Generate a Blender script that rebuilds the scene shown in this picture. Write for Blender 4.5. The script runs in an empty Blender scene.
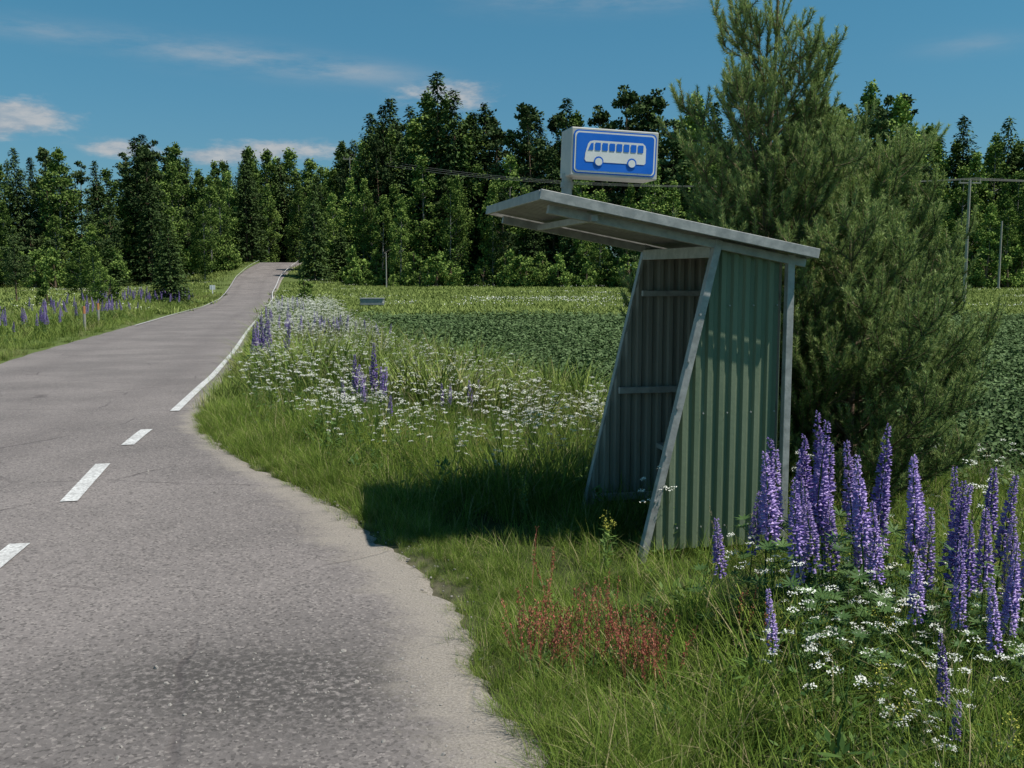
import bpy, bmesh, math, random
import numpy as np
from mathutils import Vector, Matrix
rng=np.random.default_rng(7); random.seed(7)
scene=bpy.context.scene
root=scene.collection
# ---------------------------------------------------------------- helpers
def link(o,parent=None):
    root.objects.link(o)
    if parent: o.parent=parent
    return o
def empty(name,loc=(0,0,0)):
    e=bpy.data.objects.new(name,None); e.location=loc; e.empty_display_size=.2
    return link(e)
def nrm(a):
    return a/np.maximum(np.linalg.norm(a,axis=-1,keepdims=True),1e-9)
class MB:
    def __init__(s): s.V=[];s.F=[];s.M=[];s.A=[];s.n=0
    def add(s,V,F,mi=0,var=.5):
        V=np.asarray(V,float).reshape(-1,3); F=np.asarray(F,int)
        s.V.append(V); s.F.extend((F+s.n).tolist()); s.M.extend([mi]*len(F))
        s.A.append(np.broadcast_to(np.asarray(var,float),(len(V),)).copy()); s.n+=len(V)
    def tris(s,P,D,L,w,mi=0,var=.5):
        n=len(P); R=rng.normal(size=(n,3)); W=nrm(np.cross(D,R))*(np.broadcast_to(w,(n,))[:,None])/2
        V=np.stack([P-W,P+W,P+D*np.broadcast_to(L,(n,))[:,None]],1)
        F=np.arange(3*n).reshape(n,3)
        s.add(V,F,mi,np.repeat(np.broadcast_to(var,(n,)),3))
    def leaves(s,P,D,N,L,w,mi=0,var=.5):
        n=len(P); L=np.broadcast_to(L,(n,))[:,None]; w=np.broadcast_to(w,(n,))[:,None]
        W=nrm(np.cross(D,N))*w/2
        V=np.stack([P,P+D*L*.45+W,P+D*L,P+D*L*.45-W],1)
        F=np.arange(4*n).reshape(n,4)
        s.add(V,F,mi,np.repeat(np.broadcast_to(var,(n,)),4))
    def blades(s,P,az,L,w,lean,bend,mi=0,var=.5):
        n=len(P); H=np.stack([np.cos(az),np.sin(az),0*az],1); W=np.stack([-np.sin(az),np.cos(az),0*az],1)
        ts=[0,.4,.75,1]; ws=[1,.8,.5,0]; rows=[]
        for t,k in zip(ts,ws):
            c=P+H*(L*(lean*t+bend*t*t))[:,None]; c=c+np.stack([0*L,0*L,L*(t-.35*bend*t*t)],1)
            if k>0: rows+= [c-W*(w*k/2)[:,None],c+W*(w*k/2)[:,None]]
            else: rows.append(c)
        V=np.stack(rows,1)
        b=(np.arange(n)*7)[:,None]
        vv=np.repeat(np.broadcast_to(var,(n,)),7)
        base=s.n
        s.add(V,np.concatenate([b+[0,1,3,2],b+[2,3,5,4]]),mi,vv)
        F=(b+base+[4,5,6]); s.F.extend(F.tolist()); s.M.extend([mi]*n)
    def tube(s,pts,rad,sides=6,mi=0,var=.5,cap=False):
        pts=np.asarray(pts,float); k=len(pts); rad=np.broadcast_to(rad,(k,))
        T=nrm(np.gradient(pts,axis=0)); ref=np.array([0,0,1.]) if abs(T[0][2])<.9 else np.array([1.,0,0])
        U=nrm(np.cross(T,ref)); W=np.cross(T,U)
        a=np.arange(sides)*2*math.pi/sides
        V=pts[:,None]+rad[:,None,None]*(np.cos(a)[None,:,None]*U[:,None]+np.sin(a)[None,:,None]*W[:,None])
        F=[[i*sides+j,i*sides+(j+1)%sides,(i+1)*sides+(j+1)%sides,(i+1)*sides+j] for i in range(k-1) for j in range(sides)]
        base=s.n
        s.add(V,F,mi,var)
        if cap:
            s.F.append([base+j for j in range(sides)]); s.F.append([base+(k-1)*sides+j for j in range(sides)]); s.M+= [mi,mi]
    def beam(s,p0,p1,w,d,up=(0,0,1),mi=0):
        p0=np.array(p0,float);p1=np.array(p1,float);T=nrm(p1-p0);U=nrm(np.cross(T,np.array(up,float)));W=np.cross(U,T)
        V=[p+U*a*w/2+W*b*d/2 for p in(p0,p1) for a,b in((-1,-1),(1,-1),(1,1),(-1,1))]
        s.add(V,[[0,1,2,3],[7,6,5,4],[0,4,5,1],[1,5,6,2],[2,6,7,3],[3,7,4,0]],mi)
    def mesh(s,name,mats,smooth=False):
        me=bpy.data.meshes.new(name); V=np.concatenate(s.V)
        me.from_pydata(V.tolist(),[],s.F); me.update()
        me.polygons.foreach_set('material_index',np.array(s.M,dtype=np.int32))
        if smooth: me.polygons.foreach_set('use_smooth',np.ones(len(s.F),dtype=bool))
        a=me.attributes.new('var','FLOAT','POINT'); a.data.foreach_set('value',np.concatenate(s.A).astype(np.float32))
        for m in mats: me.materials.append(m)
        return me
    def obj(s,name,mats,parent=None,smooth=False,bevel=0,linkit=True):
        o=bpy.data.objects.new(name,s.mesh(name,mats,smooth))
        if linkit: link(o,parent)
        if bevel:
            b=o.modifiers.new('Bevel','BEVEL'); b.width=bevel; b.segments=2; b.limit_method='ANGLE'
        return o
# ---------------------------------------------------------------- materials
def newmat(name):
    m=bpy.data.materials.new(name); m.use_nodes=True; nt=m.node_tree; nt.nodes.clear()
    return m,nt,nt.nodes,nt.links
def mixc(N,Lk,fac,a,b,mode='MIX'):
    x=N.new('ShaderNodeMix'); x.data_type='RGBA'; x.blend_type=mode
    def setv(sock,v):
        if isinstance(v,bpy.types.NodeSocket): Lk.new(v,sock)
        elif isinstance(v,(int,float)): sock.default_value=v
        else: sock.default_value=(*v,1)
    setv(x.inputs[0],fac); setv(x.inputs[6],a); setv(x.inputs[7],b)
    return x.outputs[2]
def mth(N,Lk,op,a,b=None,clamp=False):
    x=N.new('ShaderNodeMath'); x.operation=op; x.use_clamp=clamp
    for i,v in enumerate((a,b)):
        if v is None: continue
        if isinstance(v,bpy.types.NodeSocket): Lk.new(v,x.inputs[i])
        else: x.inputs[i].default_value=v
    return x.outputs[0]
def noise(N,Lk,vec,scale,det=4,rough=.55):
    x=N.new('ShaderNodeTexNoise'); x.inputs['Scale'].default_value=scale; x.inputs['Detail'].default_value=det; x.inputs['Roughness'].default_value=rough
    if vec is not None: Lk.new(vec,x.inputs['Vector'])
    return x.outputs['Fac']
def ramp(N,Lk,f,a,b):
    x=N.new('ShaderNodeMapRange'); x.interpolation_type='SMOOTHSTEP'
    Lk.new(f,x.inputs[0]); x.inputs[1].default_value=a; x.inputs[2].default_value=b
    return x.outputs[0]
def fol(name,cA,cB,trans=.3,rough=.55,rnd=.35,spec=.25):
    m,nt,N,L=newmat(name)
    at=N.new('ShaderNodeAttribute'); at.attribute_name='var'
    oi=N.new('ShaderNodeObjectInfo')
    f=mth(N,L,'ADD',at.outputs['Fac'],mth(N,L,'MULTIPLY',mth(N,L,'SUBTRACT',oi.outputs['Random'],.5),rnd),True)
    c=mixc(N,L,f,cA,cB)
    k=mth(N,L,'ADD',mth(N,L,'MULTIPLY',oi.outputs['Random'],rnd),1-rnd/2)
    hs=N.new('ShaderNodeHueSaturation'); L.new(c,hs.inputs['Color']); L.new(k,hs.inputs['Value'])
    o=N.new('ShaderNodeOutputMaterial')
    if spec>0:
        p=N.new('ShaderNodeBsdfPrincipled'); L.new(hs.outputs[0],p.inputs['Base Color']); p.inputs['Roughness'].default_value=rough; p.inputs['Specular IOR Level'].default_value=spec
    else:
        p=N.new('ShaderNodeBsdfDiffuse'); L.new(hs.outputs[0],p.inputs['Color'])
    if trans>0:
        t=N.new('ShaderNodeBsdfTranslucent'); L.new(hs.outputs[0],t.inputs['Color'])
        mx=N.new('ShaderNodeMixShader'); mx.inputs[0].default_value=trans; L.new(p.outputs[0],mx.inputs[1]); L.new(t.outputs[0],mx.inputs[2]); L.new(mx.outputs[0],o.inputs[0])
    else: L.new(p.outputs[0],o.inputs[0])
    return m
def surf(name,cA,cB,scale=6,rough=.6,metal=0,bump=.0,bscale=60,streak=False):
    m,nt,N,L=newmat(name)
    tc=N.new('ShaderNodeTexCoord'); vec=tc.outputs['Object']
    if streak:
        mp=N.new('ShaderNodeMapping'); mp.inputs['Scale'].default_value=(1,1,.12); L.new(vec,mp.inputs[0]); vec=mp.outputs[0]
    f=ramp(N,L,noise(N,L,vec,scale,6,.65),.3,.7)
    c=mixc(N,L,f,cA,cB)
    p=N.new('ShaderNodeBsdfPrincipled'); L.new(c,p.inputs['Base Color']); p.inputs['Metallic'].default_value=metal
    r=mth(N,L,'ADD',mth(N,L,'MULTIPLY',f,.2),rough-.1); L.new(r,p.inputs['Roughness'])
    if bump:
        b=N.new('ShaderNodeBump'); b.inputs['Strength'].default_value=bump; b.inputs['Distance'].default_value=.01; L.new(noise(N,L,tc.outputs['Object'],bscale,3),b.inputs['Height']); L.new(b.outputs[0],p.inputs['Normal'])
    o=N.new('ShaderNodeOutputMaterial'); L.new(p.outputs[0],o.inputs[0])
    return m
M_bark=surf('bark',(.10,.065,.045),(.22,.15,.10),12,.9,0,.6,40)
M_barkpine=surf('bark_pine',(.13,.08,.05),(.22,.14,.09),10,.9)
M_barkbirch=surf('bark_birch',(.3,.29,.27),(.12,.11,.1),3,.9)
M_green=surf('green_metal',(.120,.165,.098),(.195,.240,.152),5,.6,.0,.15,30,True)
M_greenin=surf('grey_metal_inside',(.18,.17,.145),(.28,.27,.23),5,.6,.0,.1,30,True)
M_galv=surf('galvanised_steel',(.28,.28,.27),(.44,.44,.42),14,.5,.2,.1,50)
M_roof=surf('roof_sheet',(.24,.235,.22),(.38,.37,.345),8,.55,.2,.1,40)
M_white=surf('white_paint_sign',(.74,.74,.72),(.82,.82,.8),8,.45)
M_frame=surf('sign_frame',(.45,.44,.41),(.58,.57,.53),8,.5)
M_blue=surf('sign_blue',(.006,.13,.62),(.01,.16,.68),5,.4)
M_wood=surf('pole_wood',(.28,.26,.23),(.4,.37,.33),8,.85)
M_dark=surf('cable',(.16,.16,.155),(.2,.2,.19),8,.7)
M_stone=surf('stone',(.2,.185,.17),(.36,.33,.3),40,.9)
M_orange=surf('orange_plastic',(.5,.2,.08),(.55,.25,.1),8,.5)
# ---------------------------------------------------------------- terrain profile
G=np.arange(-12,260,.1)
def prof(pts,near=.6,far=8.):
    p=np.array(pts,float); y=np.interp(G,p[:,0],p[:,1])
    def sm(w):
        k=max(1,int(w/.1)); ker=np.hanning(k+2)[1:-1]; ker/=ker.sum(); return np.convolve(np.pad(y,(k,k),mode='reflect',reflect_type='odd'),ker,'same')[k:-k]
    a=sm(near); b=sm(far); w=np.clip((G-12)/14,0,1); return a*(1-w)+b*w
pR=prof([(-12,1.1),(0,.6),(3.2,.16),(3.9,-.10),(4.9,-.22),(5.4,-.42),(6.2,-.85),(7.3,-1.4),(9,-2.5),(10.2,-3.15),(12.5,-3.9),(16.5,-4.75),(26,-7.0),(40,-10.3),(60,-14.8),(80,-19.2),(100,-23.6),(115,-27.2),(135,-30.9),(147,-32.2),(160,-33.2),(175,-36),(260,-70)])
pL=prof([(-12,-8.3),(10,-9.0),(16,-9.8),(21,-10.9),(26,-12.6),(40,-16.1),(60,-20.9),(80,-25.0),(100,-29.5),(115,-33.2),(135,-37.4),(147,-39),(160,-40.2),(175,-43),(260,-77)])
pZ=prof([(-12,0),(10,0),(16,-.12),(26,-.45),(40,-.7),(60,-1),(80,-1.2),(100,-1.2),(115,-1.0),(125,-.3),(135,.7),(147,2.0),(160,3.2),(175,3.0),(225,.3),(260,0)])
pF=prof([(-12,-.3),(4,-.3),(8,-.45),(14,-.75),(30,-.9),(60,-1.15),(90,-1.2),(130,-.5),(160,-.2),(260,.2)])
pW=prof([(-12,0),(20,-.3),(40,-.6),(60,-.85),(100,-.8),(130,0),(160,.5),(260,.5)])
R=lambda y:np.interp(y,G,pR); Lf=lambda y:np.interp(y,G,pL)
def ss(a,b,x): t=np.clip((x-a)/(b-a),0,1); return t*t*(3-2*t)
def base(x,y):
    x=np.asarray(x,float);y=np.asarray(y,float)
    zr=np.interp(y,G,pZ);zf=np.interp(y,G,pF);zl=np.interp(y,G,pW)
    dR=x-R(y);dL=Lf(y)-x
    z=zr+(zf-zr)*ss(0,4+5*np.abs(zr-zf),dR)+(zl-zr)*ss(.3,4+6*np.abs(zr-zl),dL)
    o=np.clip(np.maximum(dR,dL),0,1)
    z=z+o*(.035*np.sin(x*2.3+y*1.1)*np.sin(y*1.9-x*.7)+.02*np.sin(x*6.1)*np.sin(y*5.3))
    return z
def gz(x,y):
    x=np.asarray(x,float);y=np.asarray(y,float)
    ins=np.minimum(R(y)-x,x-Lf(y)); 
    return base(x,y)-.012-(.03+.0015*np.clip(y,0,200))*ss(0,.35,ins)
cropedge=lambda y: np.interp(y,[2,5,8,11,14,18,25,40,62],[9.5,7.6,5.6,3.3,1.6,-.2,-3.0,-6.6,-11.5])
def axis(segs):
    return np.concatenate([np.arange(a,b,s) for a,b,s in segs])
gx=np.concatenate([-np.geomspace(900,62,14),axis([(-60,-6,.6),(-6,9,.2),(9,60,.8)]),np.geomspace(60,900,14)])
gy=np.concatenate([-np.geomspace(300,14,6),axis([(-12,2,.6),(2,14,.2),(14,40,.5),(40,180,1.2)]),np.geomspace(181,1200,16)])
X,Y=np.meshgrid(gx,gy); Z=gz(X,Y); Z=Z+np.where(Y>220,(Y-220)*.004,0)
nx,ny=len(gx),len(gy)
mb=MB(); idx=np.arange(nx*ny).reshape(ny,nx)
F=np.stack([idx[:-1,:-1],idx[:-1,1:],idx[1:,1:],idx[1:,:-1]],-1).reshape(-1,4)
mb.add(np.stack([X,Y,Z],-1),F)
m,nt,N,L=newmat('ground_soil_grass')
tc=N.new('ShaderNodeTexCoord'); vo=tc.outputs['Object']
ca=N.new('ShaderNodeAttribute'); ca.attribute_name='zone'
n1=noise(N,L,vo,1.2,8,.65); n2=noise(N,L,vo,.12,6,.6); n3=noise(N,L,vo,14,5,.7)
v=mth(N,L,'ADD',mth(N,L,'MULTIPLY',n1,.6),mth(N,L,'MULTIPLY',n3,.6)); v=mth(N,L,'ADD',v,mth(N,L,'MULTIPLY',n2,.5))
hs=N.new('ShaderNodeHueSaturation'); L.new(ca.outputs['Color'],hs.inputs['Color']); L.new(v,hs.inputs['Value'])
p=N.new('ShaderNodeBsdfPrincipled'); L.new(hs.outputs[0],p.inputs['Base Color']); p.inputs['Roughness'].default_value=.95; p.inputs['Specular IOR Level'].default_value=.05
b=N.new('ShaderNodeBump'); b.inputs['Distance'].default_value=.05; b.inputs['Strength'].default_value=.8; L.new(v,b.inputs['Height']); L.new(b.outputs[0],p.inputs['Normal'])
o=N.new('ShaderNodeOutputMaterial'); L.new(p.outputs[0],o.inputs[0]); M_ground=m
g=mb.obj('ground',[M_ground],smooth=True)
xf=X.ravel();yf=Y.ravel()
col=np.tile(np.array([.125,.165,.05]),(len(xf),1))
dR=xf-R(yf)
iscrop=(xf>cropedge(yf))&(yf<62)&(yf>-50)
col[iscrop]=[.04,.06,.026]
verge=(dR>-1)&(~iscrop)&(yf<62); col[verge]=[.05,.065,.025]
edge=(dR>-.5)&(dR<.0)&(yf<14); col[edge]=[.14,.13,.085]
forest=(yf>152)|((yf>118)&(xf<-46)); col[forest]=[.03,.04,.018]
bank=(np.abs(xf+36)<22)&(yf>115)&(yf<175); col[bank]=[.13,.17,.055]
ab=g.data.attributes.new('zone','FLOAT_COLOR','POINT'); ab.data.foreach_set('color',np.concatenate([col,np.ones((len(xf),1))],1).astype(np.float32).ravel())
# ---------------------------------------------------------------- road
ry=axis([(-11,2,.5),(2,14,.08),(14,40,.4),(40,215,1.2)]); nc=160
s=np.linspace(0,1,nc)**1.25
def edgen(y): 
    k=np.clip(1.3-y/25,.25,1)
    return k*(.04*np.sin(y*2.1)+.03*np.sin(y*5.7+1)+.025*np.sin(y*13.3)+.02*np.sin(y*31)+.015*np.sin(y*53+2))
rr=R(ry)+edgen(ry); ll=Lf(ry)-.03*np.sin(ry*2)
RX=rr[:,None]+(ll-rr)[:,None]*s[None,:]; RY=np.repeat(ry[:,None],nc,1)
RZ=base(RX,RY); d=rr[:,None]-RX
RZ=RZ-.03*(1-ss(0,.10,d)) -.03*(1-ss(0,.10,RX-ll[:,None]))
mb=MB(); nr=len(ry); idx=np.arange(nr*nc).reshape(nr,nc)
F=np.stack([idx[:-1,:-1],idx[1:,:-1],idx[1:,1:],idx[:-1,1:]],-1).reshape(-1,4)
mb.add(np.stack([RX,RY,RZ],-1),F)
m,nt,N,L=newmat('asphalt')
tc=N.new('ShaderNodeTexCoord'); vo=tc.outputs['Object']
at=N.new('ShaderNodeAttribute'); at.attribute_name='road'; sp=N.new('ShaderNodeSeparateColor'); L.new(at.outputs['Color'],sp.inputs[0])
nA=noise(N,L,vo,.5,6,.6); nB=noise(N,L,vo,4,7,.7); nC=noise(N,L,vo,90,4,.75); nD=noise(N,L,vo,28,4,.7)
c=mixc(N,L,ramp(N,L,nA,.35,.65),(.172,.154,.147),(.245,.218,.207))
c=mixc(N,L,mth(N,L,'MULTIPLY',ramp(N,L,nB,.5,.72),.4),c,(.12,.106,.102))
c=mixc(N,L,mth(N,L,'MULTIPLY',sp.outputs[2],.5),c,(.142,.125,.121))
vs=N.new('ShaderNodeTexVoronoi'); vs.inputs['Scale'].default_value=75; L.new(vo,vs.inputs['Vector'])
spk=N.new('ShaderNodeSeparateColor'); L.new(vs.outputs['Color'],spk.inputs[0])
c=mixc(N,L,mth(N,L,'MULTIPLY',ramp(N,L,spk.outputs[0],.68,.95),.5),c,(.38,.34,.315))
c=mixc(N,L,mth(N,L,'MULTIPLY',ramp(N,L,spk.outputs[1],.72,.95),.6),c,(.055,.05,.048))
c=mixc(N,L,mth(N,L,'MULTIPLY',ramp(N,L,nC,.45,.8),.5),c,(.065,.058,.055))
gm=mth(N,L,'MULTIPLY',sp.outputs[1],ramp(N,L,nD,.36,.56))
c=mixc(N,L,mth(N,L,'MULTIPLY',gm,.8),c,(.06,.056,.052))
dv=N.new('ShaderNodeMix'); dv.data_type='VECTOR'; dv.inputs[0].default_value=.12; nt_=N.new('ShaderNodeTexNoise'); nt_.inputs['Scale'].default_value=3; nt_.inputs['Detail'].default_value=5; L.new(vo,nt_.inputs['Vector']); L.new(vo,dv.inputs[4]); L.new(nt_.outputs['Color'],dv.inputs[5])
vc=N.new('ShaderNodeTexVoronoi'); vc.feature='DISTANCE_TO_EDGE'; vc.inputs['Scale'].default_value=.55; L.new(dv.outputs[1],vc.inputs['Vector'])
ck=mth(N,L,'SUBTRACT',1.0,ramp(N,L,vc.outputs[0],.002,.009)); ck=mth(N,L,'MULTIPLY',ck,ramp(N,L,noise(N,L,vo,.9,3),.45,.6))
c=mixc(N,L,mth(N,L,'MULTIPLY',ck,.55),c,(.06,.05,.05))
br=mth(N,L,'SUBTRACT',mth(N,L,'ADD',mth(N,L,'ADD',mth(N,L,'MULTIPLY',nB,1.1),mth(N,L,'MULTIPLY',nD,.9)),mth(N,L,'MULTIPLY',nC,.5)),1.25)
sf=ramp(N,L,mth(N,L,'ADD',mth(N,L,'MULTIPLY',sp.outputs[0],1.25),br),.15,1.05)
sand=mixc(N,L,ramp(N,L,nC,.3,.7),(.21,.185,.155),(.40,.36,.31)); c=mixc(N,L,mth(N,L,'MULTIPLY',sf,.85),c,sand)
grn=mth(N,L,'MULTIPLY',ramp(N,L,sp.outputs[0],.85,1.0),ramp(N,L,nD,.5,.62)); c=mixc(N,L,mth(N,L,'MULTIPLY',grn,.5),c,(.07,.075,.035))
p=N.new('ShaderNodeBsdfPrincipled'); L.new(c,p.inputs['Base Color']); p.inputs['Roughness'].default_value=.88; p.inputs['Specular IOR Level'].default_value=.25
b=N.new('ShaderNodeBump'); b.inputs['Strength'].default_value=.7; b.inputs['Distance'].default_value=.006
hh=mth(N,L,'ADD',nC,mth(N,L,'MULTIPLY',spk.outputs[0],.5)); hh=mth(N,L,'SUBTRACT',hh,mth(N,L,'MULTIPLY',ck,2.0)); L.new(hh,b.inputs['Height']); L.new(b.outputs[0],p.inputs['Normal'])
o=N.new('ShaderNodeOutputMaterial'); L.new(p.outputs[0],o.inputs[0]); M_asph=m
road=mb.obj('road',[M_asph],smooth=True)
wid=np.interp(RY,[2,5,6.5,8,14],[.8,.65,.8,.5,.35])
sd=np.where(RY<14,1-ss(.0,1,d/wid),(1-ss(.02,.3,d))*.8)
grv=np.exp(-(((RX+1.0)/.8)**2)-(((RY-3.95)/.33)**2))*1.3+.5*np.exp(-(((RX+.8)/1.2)**2)-(((RY-3.5)/.3)**2))
wd=RX-(Lf(RY)); track=np.exp(-((wd-1.2)/.35)**2)+np.exp(-((wd-4.2)/.35)**2); track=np.where(RY>5,track,track*.5)
cc=np.stack([sd,np.clip(grv,0,1),np.clip(track,0,1)*.7,np.ones_like(sd)],-1)
ab=road.data.attributes.new('road','FLOAT_COLOR','POINT'); ab.data.foreach_set('color',cc.astype(np.float32).ravel())
# markings
m,nt,N,L=newmat('road_paint'); tc=N.new('ShaderNodeTexCoord'); vo=tc.outputs['Object']
f=ramp(N,L,noise(N,L,vo,40,6,.75),.35,.62); f2=ramp(N,L,noise(N,L,vo,4,4,.6),.3,.6)
c=mixc(N,L,mth(N,L,'MULTIPLY',f,mth(N,L,'ADD',mth(N,L,'MULTIPLY',f2,.5),.5)),(.35,.34,.33),(.74,.74,.72))
p=N.new('ShaderNodeBsdfPrincipled'); L.new(c,p.inputs['Base Color']); p.inputs['Roughness'].default_value=.7
o=N.new('ShaderNodeOutputMaterial'); L.new(p.outputs[0],o.inputs[0]); M_paint=m
mb=MB()
def strip(pts,w,step=.3,lift=.006):
    pts=np.array(pts,float); y=np.arange(pts[0,1],pts[-1,1]+1e-6,step) if pts[-1,1]-pts[0,1]>step else np.array([pts[0,1],pts[-1,1]])
    if y[-1]<pts[-1,1]-1e-3: y=np.append(y,pts[-1,1])
    x=np.interp(y,pts[:,1],pts[:,0]); dx=np.gradient(x,y); n=np.stack([np.ones_like(dx),-dx],1); n/=np.linalg.norm(n,axis=1)[:,None]
    w=np.interp(y,[0,40,160],[w,w,w*.75])[:,None]
    a=np.stack([x,y],1)-n*w/2;b2=np.stack([x,y],1)+n*w/2
    V=np.stack([np.c_[a,base(a[:,0],a[:,1])+lift+.00002*y*y],np.c_[b2,base(b2[:,0],b2[:,1])+lift+.00002*y*y]],1)
    k=len(y); i=np.arange(k-1)*2
    mb.add(V,np.stack([i,i+1,i+3,i+2],1))
strip([(-2.42,2.2),(-2.62,3.6)],.12); strip([(-2.78,4.55),(-3.0,5.95)],.12)
strip([(-3.2,7.08),(-3.53,8.5)],.12); strip([(-3.68,9.45),(-3.86,10.45)],.12)
yy=np.arange(12.1,158,.8); xo=R(yy)-.28; xo=np.where(yy<17,np.interp(yy,[12.1,17],[-4.12,R(17)-.28]),xo)
strip(np.c_[xo,yy],.11,.4)
yy=np.arange(45,158,.8); strip(np.c_[Lf(yy)+.35,yy],.07,.4)
mb.obj('road_marking',[M_paint])
mb=MB(); k=30; t=np.linspace(0,1,k); cx=-32.5+(-70)*t; cy=112-16*t+4*np.sin(t*5)
V=[]
for a in (-1.6,1.6): V.append(np.c_[cx,cy+a,gz(cx,cy+a)+.12])
V=np.stack(V,1); i=np.arange(k-1)*2; mb.add(V,np.stack([i,i+1,i+3,i+2],1)); mb.obj('side_road',[surf('gravel_road',(.24,.22,.19),(.32,.29,.25),2,.9)])
# ---------------------------------------------------------------- scatter by geometry nodes
def scatter(name,protos,P,rot,sc,idx=None):
    P=np.asarray(P,float); n=len(P)
    if idx is None: idx=rng.integers(0,len(protos),n)
    me=bpy.data.meshes.new(name); me.from_pydata(P.tolist(),[],[])
    if np.ndim(sc)==1: sc=np.stack([sc]*3,1)
    for nm,ty,arr,key in(('rot','FLOAT_VECTOR',rot,'vector'),('scl','FLOAT_VECTOR',sc,'vector'),('pick','INT',idx,'value')):
        a=me.attributes.new(nm,ty,'POINT'); a.data.foreach_set(key,np.asarray(arr,dtype=np.int32 if ty=='INT' else np.float32).ravel())
    ob=link(bpy.data.objects.new(name,me))
    coll=bpy.data.collections.new(name+'_parts')
    for q in protos: coll.objects.link(q)
    ng=bpy.data.node_groups.new(name,'GeometryNodeTree')
    ng.interface.new_socket('Geometry',in_out='INPUT',socket_type='NodeSocketGeometry'); ng.interface.new_socket('Geometry',in_out='OUTPUT',socket_type='NodeSocketGeometry')
    N=ng.nodes;L=ng.links; gi=N.new('NodeGroupInput');go=N.new('NodeGroupOutput')
    ci=N.new('GeometryNodeCollectionInfo'); ci.inputs['Collection'].default_value=coll; ci.inputs['Separate Children'].default_value=True; ci.inputs['Reset Children'].default_value=True
    ip=N.new('GeometryNodeInstanceOnPoints'); ip.inputs['Pick Instance'].default_value=True
    def na(nm,ty):
        q=N.new('GeometryNodeInputNamedAttribute'); q.data_type=ty; q.inputs['Name'].default_value=nm
        return [s for s in q.outputs if s.enabled and s.name=='Attribute'][0]
    L.new(gi.outputs[0],ip.inputs['Points']); L.new(ci.outputs[0],ip.inputs['Instance'])
    L.new(na('pick','INT'),ip.inputs['Instance Index']); L.new(na('rot','FLOAT_VECTOR'),ip.inputs['Rotation']); L.new(na('scl','FLOAT_VECTOR'),ip.inputs['Scale'])
    L.new(ip.outputs[0],go.inputs[0])
    md=ob.modifiers.new('scatter','NODES'); md.node_group=ng
    return ob
def rotz(n,tilt=.0): return np.stack([rng.normal(0,tilt,n) if tilt else np.zeros(n),rng.normal(0,tilt,n) if tilt else np.zeros(n),rng.uniform(0,6.283,n)],1)
def rpts(n,x0,x1,y0,y1): return rng.uniform(x0,x1,n),rng.uniform(y0,y1,n)
def P3(x,y,dz=0): return np.c_[x,y,gz(x,y)+dz]
def proto(mb,name,mats,smooth=False): return mb.obj(name,mats,smooth=smooth,linkit=False)
def sph(n): return nrm(rng.normal(size=(n,3)))
# ---- grasses
Mg1=fol('grass_blade',(.07,.135,.022),(.26,.34,.07),.3,spec=0)
Mgv=fol('grass_blade_verge',(.07,.13,.028),(.26,.31,.08),.0,spec=0)
Mg2=fol('grass_dry',(.28,.25,.12),(.38,.33,.18),0,spec=0)
Mgs=fol('grass_straw_green',(.16,.17,.06),(.30,.29,.13),0,spec=0)
Mleaf=fol('weed_leaf',(.05,.11,.025),(.14,.22,.05),.2,spec=.2)
Mwhite=fol('white_petal',(.66,.67,.59),(.84,.84,.76),0,rnd=.2,spec=0)
Myel=fol('yellow_green_flower',(.34,.36,.07),(.46,.44,.09),0,rnd=.2,spec=0)
Mred=fol('sorrel_red',(.28,.07,.05),(.48,.19,.13),0,rnd=.3,spec=0)
Mpurp=fol('lupine_petal',(.17,.11,.41),(.58,.45,.76),.2,rnd=.3,spec=0)
Mlup=fol('lupine_leaf',(.045,.10,.03),(.11,.19,.055),.2,spec=.2)
def tuft(i,nb,rad,Lm,w,dry=.06):
    mb=MB(); a=rng.uniform(0,6.28,nb); r=rad*np.sqrt(rng.random(nb)); P=np.c_[r*np.cos(a),r*np.sin(a),-.03+0*a]
    az=a+rng.normal(0,1.0,nb); Ls=Lm*rng.uniform(.45,1.15,nb)
    k=int(nb*(1-dry))
    A=(P,az,Ls,w*rng.uniform(.6,1.3,nb),rng.uniform(.02,.4,nb),rng.uniform(.1,.9,nb))
    mb.blades(*[q[:k] for q in A],0,rng.uniform(0,1,k))
    mb.blades(*[q[k:] for q in A],1,rng.uniform(0,1,nb-k))
    return proto(mb,'grass_tuft_'+'abcdefgh'[i],[Mg1,Mg2])
tufts=[tuft(0,46,.09,.34,.0055),tuft(1,38,.11,.26,.006),tuft(2,36,.08,.42,.0045,.12),tuft(3,50,.13,.30,.005,.1)]
def lowzone(x,y):
    return ss(0,.5,y-4.4)*(1-ss(6.2,7.0,y))*(1-ss(1.5,1.9,x))
x,y=rpts(13000,-6,9.5,1.6,12.5); k=(x>R(y)-.12)&(x<cropedge(y)+.3)&(np.abs(x)<.6*y+1.8); x,y=x[k],y[k]
ye=rng.uniform(1.8,12,2600); xe=R(ye)+rng.triangular(-.12,.12,.6,2600); x=np.r_[x,xe];y=np.r_[y,ye]
d=x-R(y); sh=np.clip(.34+.75*ss(0,1.2,d+rng.normal(0,.2,len(d))),.25,1.1)*(1-.5*lowzone(x,y)); keep=rng.random(len(d))<(.5+.5*ss(-.1,.2,d)); x,y,sh=x[keep],y[keep],sh[keep]
patch=1+.25*np.sin(x*3.1+1)*np.sin(y*2.7)
scatter('meadow_grass',tufts,P3(x,y),rotz(len(x),.1),sh*patch*rng.uniform(.75,1.25,len(x)))
ft=[]
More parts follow.
